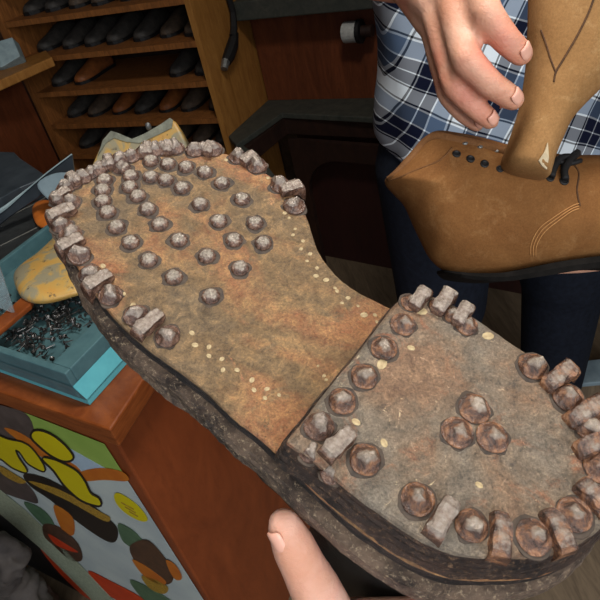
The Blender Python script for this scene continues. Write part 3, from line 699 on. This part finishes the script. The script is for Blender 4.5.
BM_ = [bar_mesh(i, M['nail']) for i in range(3)]; BR = [bar_mesh(i + 5, M['rust']) for i in range(3)]
def halo(pos, r, k): pass
domes = [(151, 162), (168, 165), (186, 168), (205, 173), (123, 169), (131, 177), (151, 178), (166, 181), (182, 189), (200, 205), (130, 188), (138, 197), (148, 210), (105, 181), (103, 191), (103, 202), (108, 213), (117, 228), (131, 243), (149, 261), (160, 225), (147, 210), (179, 241), (222, 184), (242, 200), (219, 222), (255, 224), (234, 241), (263, 244), (207, 257), (240, 269), (174, 278), (211, 297), (190, 165)]
domes = [d for i, d in enumerate(domes) if all((d[0] - e[0]) ** 2 + (d[1] - e[1]) ** 2 > 36 for e in domes[:i])]
for i, (u, v) in enumerate(domes):
    a = random.uniform(0, 6.3); link_nail('hobnail', DM[i % 5], Bp(u, v), E1 * math.cos(a) + E2 * math.sin(a), (.84, .84, .72))
def facet(u, v, s=1.0, h=0, kind='n', hz=1.0, drop=0):
    a = random.uniform(0, 6.3); me = random.choice(FM if kind == 'n' else FR)
    s *= .84 if h else .95; link_nail('edge_nail', me, Bp(u, v, h) + AWAY * drop, E1 * math.cos(a) + E2 * math.sin(a), (s, s, s * hz))
def bar(u0, v0, u1, v1, h=0, kind='n', wd=1.0, hz=1.0):          # from inner end to outer end
    a, b = Bp(u0, v0, h), Bp(u1, v1, h); L = (b - a).length
    link_nail('bar_nail', random.choice(BM_ if kind == 'n' else BR), (a + b) / 2, b - a, (L / .017, wd, hz))
# forefoot edge, left side up around the toe and down the right side
for f_ in ((136, 316), (168, 337), (91, 275), (111, 296), (71, 236), (80, 256)): facet(*f_, .95)
bar(161, 315, 138, 336); bar(111, 276, 87, 291); bar(83, 240, 60, 252)
bar(75, 210, 50, 221); facet(62, 226, .9); facet(60, 200, .9); facet(72, 203, .8); bar(70, 193, 54, 203, wd=.8)
for f_ in ((66, 188, .8), (74, 183, .85), (84, 178, .8), (91, 174, .75), (99, 170, .8), (106, 166, .75), (119, 161, .9), (121, 169, .75), (131, 157, .85), (144, 153, .85), (155, 151, .85), (164, 150, .85), (175, 149, .9), (195, 151, .9), (203, 150, .8), (213, 150, .95)): facet(*f_)
bar(80, 186, 70, 178, wd=.7); bar(112, 170, 108, 160, wd=.7); bar(149, 158, 148, 147, wd=.75); bar(168, 156, 169, 146, wd=.8); bar(208, 157, 211, 147, wd=.8)
facet(238, 158, .9); facet(257, 167, .95); bar(243, 166, 255, 158, wd=.9)
facet(280, 186, .95); facet(294, 207, 1.0); bar(281, 194, 301, 188)
# heel, on the raised block
h = HH; HOST = bpy.data.objects['heel_top']
for f_ in ((403, 325), (384, 349), (364, 377), (342, 402)): facet(*f_, 1.05, h, 'r', .85)
facet(319, 427, 1.1, h); bar(350, 433, 326, 457, h); facet(365, 460, 1.15, h, 'r'); facet(311, 452, .9, h - .004, 'n'); facet(331, 474, .8, h - .005, 'n')
facet(417, 500, 1.15, h, 'r'); bar(451, 502, 432, 536, h); facet(471, 526, 1.1, h, 'r'); bar(499, 515, 499, 556, h, 'r'); facet(533, 537, 1.2, h, 'r', .8); bar(546, 512, 566, 551, h, 'r'); facet(574, 515, 1.2, h, 'r', .8); bar(578, 484, 604, 511, h, 'r', 1.1)
facet(532, 367, 1.15, h, 'r'); bar(545, 388, 570, 369, h, 'r', 1.1); facet(567, 398, 1.2, h, 'r'); bar(568, 423, 600, 404, h, 'r', 1.1); facet(590, 428, 1.2, h, 'r', .8); bar(576, 452, 612, 440, h, 'r', 1.1); facet(600, 468, 1.2, h, 'r', .8)
bar(413, 310, 425, 293, h, 'n', .9); facet(410, 303, .8, h, 'r'); bar(436, 314, 449, 294, h, 'n', 1.0); facet(437, 306, .7, h, 'r'); facet(452, 316, .75, h, 'r'); bar(456, 326, 467, 308, h, 'n', .9); facet(466, 326, .95, h, 'r')
for f_ in ((474, 409), (457, 433), (492, 438)): facet(*f_, 1.2, h, 'r', .75)
# pale wooden pegs
pm_ = MB(); pm_.ring_loft([[V((r_ * math.cos(a), r_ * math.sin(a), z)) for a in [k * math.pi / 4 for k in range(8)]] for z, r_ in ((-.0003, .0017), (.0003, .0016), (.0005, .0010))])
PG = mesh_only(pm_, 'wooden_peg', M['peg']); HOST = bpy.data.objects['outsole']
for (u, v, s) in ((285, 213, 1), (289, 218, .7), (293, 235, .8), (295, 229, .7), (301, 249, .8), (303, 241, .8), (310, 254, .9), (307, 261, .7), (317, 268, .8), (316, 276, 1), (326, 280, 1.1), (335, 288, .7), (337, 291, .8), (348, 298, .9), (342, 303, .7), (364, 315, 1.3), (375, 315, .8), (377, 322, .7), (358, 306, .6), (192, 333, 1), (195, 345, 1.1), (209, 347, .9), (209, 356, .9), (222, 359, .9), (223, 370, .9), (237, 370, .9), (252, 380, 1), (254, 390, .9), (267, 389, .9), (265, 398, .8), (279, 395, .7), (133, 305, 1), (124, 294, .8), (103, 266, 1.1), (324, 376, .7), (326, 380, .6), (318, 366, .5), (226, 160, .9), (268, 178, .9)):
    a = random.uniform(0, 6); link_nail('wooden_peg', PG, Bp(u, v), E1 * math.cos(a) + E2 * math.sin(a), (s * .9, s * .7, .6))
HOST = bpy.data.objects['heel_top']
for (u, v, s) in ((382, 364, 1.8), (488, 336, 1.7), (421, 311, 1.8), (384, 443, 1.2), (356, 422, 1.2), (479, 485, 1), (592, 463, 2.2), (411, 348, 1.1)):
    a = random.uniform(0, 6); link_nail('wooden_peg', PG, Bp(u, v, h), E1 * math.cos(a) + E2 * math.sin(a), (s, s * .7, .7))

# ------------------------------------------------------------------ photographer's hand on the boot
def finger(m, js):                          # js: (point, radius)
    for (a, ra), (b, rb) in zip(js, js[1:]): m.cap_cone(a, b, ra, rb, 16)
def nail_on(name, parent, c, along, out, L, W, mat):
    """a thin curved fingernail: c centre, along = finger direction, out = surface normal"""
    al = along.normalized(); out = (out - al * out.dot(al)).normalized(); sd = al.cross(out); m = MB(); rows_ = []
    for k, t_ in enumerate((-1, -.8, -.3, .3, .8, 1)):
        wv = (.75, .95, 1, 1, .95, .6)[k]
        rows_.append([c + al * (L * t_ / 2) + sd * (W / 2 * s * wv) + out * (.0012 * (1 - (s * wv) ** 2) * 1.4 - (.0006 if abs(t_) == 1 else 0)) for s in (-1, -.66, -.33, 0, .33, .66, 1)])
    top = rows_; bot = [[p - out * .0008 for p in r_] for r_ in rows_]; n = 7
    v = [p for r_ in top for p in r_] + [p for r_ in bot for p in r_]; f = []; H = 6 * n
    for j in range(5):
        for i in range(n - 1):
            f.append((j * n + i, j * n + i + 1, (j + 1) * n + i + 1, (j + 1) * n + i)); f.append((H + j * n + i, H + (j + 1) * n + i, H + (j + 1) * n + i + 1, H + j * n + i + 1))
    bd = [i for i in range(n)] + [j * n + n - 1 for j in range(1, 6)] + [5 * n + i for i in range(n - 2, -1, -1)] + [j * n for j in range(4, 0, -1)]
    for a, b in zip(bd, bd[1:] + bd[:1]): f.append((a, b, H + b, H + a))
    m.add(v, f); return m.build(name, mat, parent, smooth=True)
ph = thing('person', P(420, 700, .30), 'hand of the viewer with its thumb on the side of the nailed boot', 'person')
m = MB()
tb = [(P(284, 525, .262), .0078), (P(293, 545, .264), .0100), (P(303, 566, .266), .0104), (P(316, 590, .268), .0118), (P(334, 630, .275), .0135), (P(345, 690, .295), .0160)]
finger(m, tb)
tj = hl + AWAY * .150; sd_ = (P(345, 690, .295) - tj); sd_ = (sd_ - AWAY * sd_.dot(AWAY)).normalized()
td_ = AWAY.cross(sd_).normalized()
if td_.dot(E1) > 0: td_ = -td_                # fingers close round the heel side of the shaft
def grip(th, aw, rad):
    th += .55; aw -= .012; return hl + AWAY * aw + (sd_ * math.cos(th) + td_ * math.sin(th)) * rad
pc = [grip(.35, .135 + .021 * k, .064) for k in range(4)]
for k in range(4):
    R1 = .0110 - .0008 * (k == 3)
    finger(m, [(pc[k], R1 + .002), (grip(1.05, .130 + .022 * k, .058), R1), (grip(1.75, .130 + .022 * k, .056), R1 - .001), (grip(2.3, .132 + .021 * k, .055), R1 - .0022)])
    m.cap_cone(pc[k], grip(-.55, .150 + .018 * k, .068), .0135, .017)
m.cap_cone(P(345, 690, .295), grip(-.45, .165, .068), .016, .019); m.cap_cone(P(345, 690, .295), pc[0], .014, .014)
hc_ = grip(-.5, .185, .070); el = O + V((.02, -.26, -.46)); wr = hc_ + (el - hc_).normalized() * .055
m.cap_cone(hc_, wr, .026, .026, 20); m.cap_cone(pc[3], wr, .016, .024, 18); m.cap_cone(wr, el, .027, .042, 20)
hb = m.build('body', M['skin2'], ph); organic(hb, .0022, 8)
to_ = (UPC + (P(270, 535, .26) - P(283, 530, .26)).normalized() * .75).normalized()
nail_on('thumb_nail', hb, P(287, 533, .2628) + to_ * .0074, (P(283, 524, .262) - P(294, 545, .264)), to_, .010, .0078, M['fnail'])

# ------------------------------------------------------------------ the man
PX, PY = .45, 1.06
man = thing('person', V((PX, PY, 0)), 'man in a blue plaid shirt and dark trousers holding tan suede boots', 'person')
HD = {
 'index': [(474, -22, .405, .0118), (487, 14, .370, .0098), (506, 40, .371, .0090), (521, 54, .376, .0080)],
 'middle': [(450, -8, .412, .0115), (466, 59, .378, .0100), (490, 84, .380, .0088), (513, 99, .385, .0078)],
 'ring': [(434, 6, .425, .0108), (455, 86, .396, .0089), (474, 106, .398, .0080), (490, 120, .402, .0070)],
 'pinky': [(432, 22, .440, .0105), (449, 95, .420, .0084), (463, 113, .421, .0072), (477, 124, .424, .0060)]}
WR = P(402, -32, .475)
m = MB()
for k, js in HD.items():
    pts = [(P(u, v, z), r_) for u, v, z, r_ in js]; finger(m, pts)
    m.cap_cone(WR, pts[0][0], .019, .0128, 14)
hk_ = list(HD.values())
for a, b in zip(hk_, hk_[1:]): m.cap_cone(P(*a[0][:3]), P(*b[0][:3]), .0115, .0115)
for a, b in zip(hk_, hk_[1:]): m.cap_cone(P(*a[0][:3]).lerp(WR, .4), P(*b[0][:3]).lerp(WR, .4), .014, .014)
finger(m, [(WR + (P(520, -30, .46) - WR) * .2, .018), (P(500, -50, .45), .015), (P(540, -20, .455), .0115), (P(562, 18, .452), .0095)])
SHR, ELR = V((PX - .17, PY - .02, 1.44)), P(90, -90, .70)
m.cap_cone(WR, ELR.lerp(WR, .4), .026, .040, 20); m.cap_cone(ELR.lerp(WR, .4), ELR, .040, .042, 20); m.cap_cone(ELR, SHR, .042, .052, 20)
# left arm reaches under the boot off the frame
WL = P(712, 250, .53); ELL = V((PX + .32, PY - .32, 1.08)); SHL = V((PX + .19, PY, 1.44))
m.cap_cone(SHL, ELL, .052, .042, 20); m.cap_cone(ELL, WL, .042, .026, 20)
for k, (u0, v0, z0, u1, v1, z1, u2, v2, z2) in enumerate(((652, 258, .495, 590, 258, .505, 548, 252, .500), (648, 252, .505, 580, 262, .505, 512, 266, .490), (660, 240, .51, 596, 240, .515, 556, 236, .508), (664, 222, .51, 606, 222, .515, 572, 220, .508))):
    finger(m, [(P(u0, v0, z0), .0115), (P(u1, v1, z1), .0098), (P(u2, v2, z2), .008)]); m.cap_cone(WL, P(u0, v0, z0), .02, .0125)
finger(m, [(WL, .02), (P(672, 205, .48), .014), (P(645, 172, .44), .011), (P(628, 160, .425), .009)])
# head, neck, trunk, legs, feet
hc = V((PX, PY - .03, 1.66))
m.ellipsoid(hc + V((0, .015, .03)), (V((.078, 0, 0)), V((0, .098, 0)), V((0, 0, .098))), seg=24, rg=16)
m.ellipsoid(hc + V((0, -.02, -.05)), (V((.058, 0, 0)), V((0, .068, 0)), V((0, 0, .068))), seg=20, rg=12)
m.cap_cone(hc + V((0, -.088, .02)), hc + V((0, -.105, -.016)), .008, .014)          # nose
m.cap_cone(hc + V((-.026, -.082, -.052)), hc + V((.026, -.082, -.052)), .008, .008)  # lips
for s in (-1, 1):
    m.ellipsoid(hc + V((.079 * s, .015, 0)), (V((.009, 0, 0)), V((0, .018, 0)), V((0, 0, .031))))
    m.cap_cone(hc + V((.045 * s, -.074, .034)), hc + V((.014 * s, -.086, .034)), .009, .009)
m.cap_cone(hc + V((0, .02, -.08)), V((PX, PY, 1.45)), .052, .062, 20)
m.cap_cone(SHR, SHL, .055, .055, 20); m.cap_cone(V((PX - .09, PY, 1.36)), V((PX + .09, PY, 1.36)), .10, .10, 20)
m.cap_cone(V((PX - .06, PY, 1.3)), V((PX - .06, PY, .98)), .11, .11, 20); m.cap_cone(V((PX + .06, PY, 1.3)), V((PX + .06, PY, .98)), .11, .11, 20)
LEGS = [(PX - .125, -1), (PX + .140, 1)]
for lx, s in LEGS:
    m.cap_cone(V((lx, PY, .93)), V((lx + .012 * s, PY, .5)), .085, .055, 20); m.cap_cone(V((lx + .012 * s, PY, .5)), V((lx + .015 * s, PY + .02, .1)), .055, .038, 20)
    m.cap_cone(V((lx + .015 * s, PY + .03, .05)), V((lx + .03 * s, PY - .14, .035)), .034, .030, 16)
mb_ = m.build('body', M['skin'], man); organic(mb_, .0026, 7)
for k, js in HD.items():
    a, b = P(*js[-2][:3]), P(*js[-1][:3]); al = (b - a).normalized()
    rr = js[-1][3]; out = (UPC + V((0, 0, .25)) + CXW * .2) if False else UPC
    nv = (UPC - al * UPC.dot(al)).normalized(); al2 = (al - nv * .35).normalized(); nail_on('fingernail', mb_, b - al * rr * .12 + nv * (rr * .80), (al - nv * .5).normalized(), nv + al * .5, rr * 1.2, rr * 1.2, M['fnail'])
for s in (-1, 1):
    e = MB(); e.ellipsoid(hc + V((.03 * s, -.078, .015)), (V((.013, 0, 0)), V((0, .011, 0)), V((0, 0, .009)))); e.build('eye', M['white'], man, True)
e = MB(); e.ellipsoid(hc + V((0, .028, .048)), (V((.087, 0, 0)), V((0, .1, 0)), V((0, 0, .09))), seg=24, rg=16); e.build('hair', M['hair'], man, True)
# clothes
def tor(cx, cy, z, a, b, n=48, hem=0, fold=.004):
    r_ = []
    for i in range(n):
        t_ = 2 * math.pi * i / n; c, s = math.cos(t_), math.sin(t_)
        k = 1 + fold / .15 * noise.noise(V((c * 2.5, s * 2.5, z * 3)))*2
        zz_ = z + hem * (abs(c) ** 2.5)
        r_.append(V((cx + a * k * math.copysign(abs(c) ** .8, c), cy + b * k * math.copysign(abs(s) ** .8, s), zz_)))
    return r_
m = MB(); prof = [(.83, .232, .160, .10), (.86, .234, .160, .095), (.95, .230, .158, .06), (1.02, .226, .152, .02), (1.10, .222, .150, 0), (1.2, .222, .15, 0), (1.3, .222, .148, 0), (1.38, .226, .14, 0), (1.45, .215, .11, -.02), (1.49, .13, .09, -.01), (1.51, .075, .075, 0)]
m.ring_loft([tor(PX, PY, z, a, b, 64, hm, .006) for z, a, b, hm in prof])
for S_, E_ in ((SHR, ELR), (SHL, ELL)):
    m.cap_cone(S_, S_.lerp(E_, .8), .076, .066, 24)
sh = m.build('shirt', M['plaid'], man); organic(sh, .008, 5)
m = MB(); m.ring_loft([tor(PX + .005, PY, z, a, b, 48) for z, a, b in ((.80, .225, .140), (.9, .228, .145), (1.0, .215, .14))])
for lx, s in LEGS:
    m.cap_cone(V((lx, PY - .005, .86)), V((lx + .012 * s, PY - .01, .5)), .124, .098, 24); m.cap_cone(V((lx + .012 * s, PY - .01, .5)), V((lx + .016 * s, PY + .015, .13)), .092, .078, 24)
tr = m.build('trousers', M['trouser'], man); organic(tr, .008, 6)
for lx, s in LEGS:
    m = MB(); m.cap_cone(V((lx + .015 * s, PY + .04, .06)), V((lx + .032 * s, PY - .16, .045)), .05, .042, 20); m.cap_cone(V((lx + .015 * s, PY + .03, .06)), V((lx + .015 * s, PY + .02, .12)), .05, .05, 20)
    b_ = m.build('shoe', M['shoe'], man); organic(b_, .008, 5)

# ------------------------------------------------------------------ laced suede boot
sb = thing('suede_boot', P(520, 260, .45), 'tan suede boot with black laces and eyelets lying sideways in the man\'s hands', 'boot')
zb_ = lambda u, v: .452 - (u - 500) * .00004
bp = [(385, 180), (396, 170), (410, 156), (424, 138), (436, 132), (455, 134), (480, 139), (505, 146), (530, 150), (560, 156), (590, 156), (620, 158), (665, 172), (700, 196), (722, 225), (724, 252), (700, 262), (650, 262), (600, 261), (560, 266), (520, 272), (490, 276), (460, 276), (446, 272), (432, 260), (424, 245), (414, 224), (405, 204), (394, 192)]
ub = inflate(bp, [(440, 195), (480, 205), (560, 212), (680, 222)], zb_, .038, 'upper', M['suede'], sb, rings=10, n=4)
UB = bvh_of(ub)
def drape(pix, r_, name, mat, lift=.0004, parent=sb, bv=None, n=5, seg=6):
    pts = catmull([V((u, v, 0)) for u, v in pix], n, False); m = MB(); q = []
    for p in pts:
        c, nn = hit(bv or UB, p.x, p.y); q.append(c + nn * lift)
    m.tube(q, r_, seg); return m.build(name, mat, parent, True)
# sole: a dark band following the lower edge
sp_ = catmull([V((u, v, 0)) for u, v in ((440, 271), (452, 275), (470, 277), (495, 277), (525, 272), (560, 266), (600, 262), (650, 264), (700, 264), (722, 254))], 5, False)
m = MB(); rg = []
for i, p in enumerate(sp_):
    c = P(p.x, p.y + 1, zb_(p.x, p.y)); wd = .026 * min(1, .35 + i / 8, .35 + (len(sp_) - 1 - i) / 6)
    dn = (P(p.x, p.y + 20, .45) - P(p.x, p.y, .45)).normalized()
    tk = .0012 + .0030 * min(1, i / 22)
    rg.append([c + UPC * wd - dn * tk, c + UPC * (wd + .002), c + UPC * wd + dn * tk, c - UPC * wd + dn * tk, c - UPC * (wd + .002), c - UPC * wd - dn * tk])
m.ring_loft(rg); m.build('sole', M['matteblack'], sb)
# collar band along the top edge with worn duller leather
cl = [(387, 179), (399, 170), (412, 157), (425, 142), (437, 136), (456, 139), (480, 144), (505, 151), (530, 155)]
drape(cl, [.002 + .0022 * min(1, i / 8) for i in range((len(cl) - 1) * 5 + 1)], 'collar_edge', M['collar'], -.001)
for (u, v, s) in ((456.5, 154, 1), (470.5, 159, 1), (484.5, 164, 1), (500, 169, .9), (550, 178, 1), (564, 181, 1.1)):
    c, nn = hit(UB, u, v); m = MB(); x = nn.orthogonal().normalized(); y = nn.cross(x)
    m.ring_loft([[c + nn * hh + (x * math.cos(a) + y * math.sin(a)) * r_ * s for a in [k * math.pi / 7 for k in range(14)]] for hh, r_ in ((-.001, .0031), (.0006, .0030), (.0010, .0022), (.0003, .0014))]); m.build('eyelet', M['black'], sb)
for (u, v) in ((449, 139), (465, 143.5), (480, 147), (497, 151)):
    c, nn = hit(UB, u, v); m = MB(); m.ellipsoid(c, (CX and V((.0022, 0, 0)), V((0, .0016, 0)), V((0, 0, .0012)))); m.build('far_eyelet', M['steel'], sb)
drape([(550, 178), (553, 168), (560, 161), (572, 160), (578, 154)], .0028, 'lace', M['lace'], .0025)
drape([(564, 181), (563, 171), (569, 163), (575, 157)], .0028, 'lace', M['lace'], .0025)
drape([(540, 172), (552, 163), (566, 166), (580, 163)], .0018, 'lace', M['lace'], .002)
for dx in (-2.6, 0, 2.6):
    drape([(533 + dx, 256 + dx * .3), (534 + dx, 244 + dx * .4), (542 + dx * .9, 230 + dx * .8), (556 + dx * .4, 219 + dx), (571, 209 + dx), (579, 206 + dx)], .00038, 'stitching', M['thread'], .0002)
drape([(575, 166), (579, 174), (577, 190), (580, 206)], .0007, 'quarter_seam', M['seam'], .0)
drape([(388, 181), (400, 177), (416, 170), (440, 160), (452, 148)], .0007, 'collar_seam', M['collar'], .0)

# ------------------------------------------------------------------ upright pale suede leather piece
sv = thing('leather_piece', P(525, 176, .405), 'long pale tan suede piece with a Y seam hanging over the laced boot', 'leather piece')
zs = lambda u, v: .405 + (v - 90) * .00010
spx = [(533, -120), (531, -60), (530, -10), (529, 30), (527, 68), (521, 106), (511, 138), (503, 160), (506, 170), (516, 175), (532, 179), (543, 180), (546, 172), (549, 161), (556, 144), (566, 124), (582, 106), (602, 86), (630, 50), (645, 0), (650, -60), (640, -120)]
sl_ = inflate(spx, [(590, -90), (586, 0), (562, 80), (524, 166)], zs, .026, 'body', M['suede2'], sv, rings=10, n=4, back=.016, expo=.7)
SV = bvh_of(sl_)
drape([(596, -8), (588, 14), (576, 38), (563, 60), (556, 72), (554, 82)], .0007, 'seam', M['seam'], 0, sv, SV)
drape([(541, 30), (546, 44), (551, 60), (556, 73)], .0006, 'seam', M['seam'], 0, sv, SV)
c, nn = hit(SV, 543, 160)
m = MB(); tri = []
for u, v in ((547, 143), (550, 158), (546, 170), (541, 166), (538, 161), (544, 152)):
    a, b = hit(SV, min(u, 548), v, .4); tri.append(a + UPC * .0015)
m.prism(tri, -UPC * .002); m.build('pale_torn_edge', simple('raw_pale_leather', (214, 196, 164), (190, 168, 132), 80, .7), sv)['label'] = 'pale torn edge'

# ------------------------------------------------------------------ bits behind the man's legs
q0 = on_z(577, 384, .11)
st_ = thing('shoe_box', V((q0.x, q0.y, 0)), 'brown box with a pale blue lid on the floor behind the man\'s legs', 'box')
m = MB(); m.box(V((q0.x + .004, q0.y + .004, 0)), V((.3, -.06, 0)), V((.014, .075, 0)), V((0, 0, .094))); bevel(m.build('box_body', M['floor'], st_), .003)
m = MB(); m.box(V((q0.x, q0.y, .095)), V((.31, -.062, 0)), V((.016, .084, 0)), V((0, 0, .015))); bevel(m.build('lid', M['paleblue'], st_), .003)
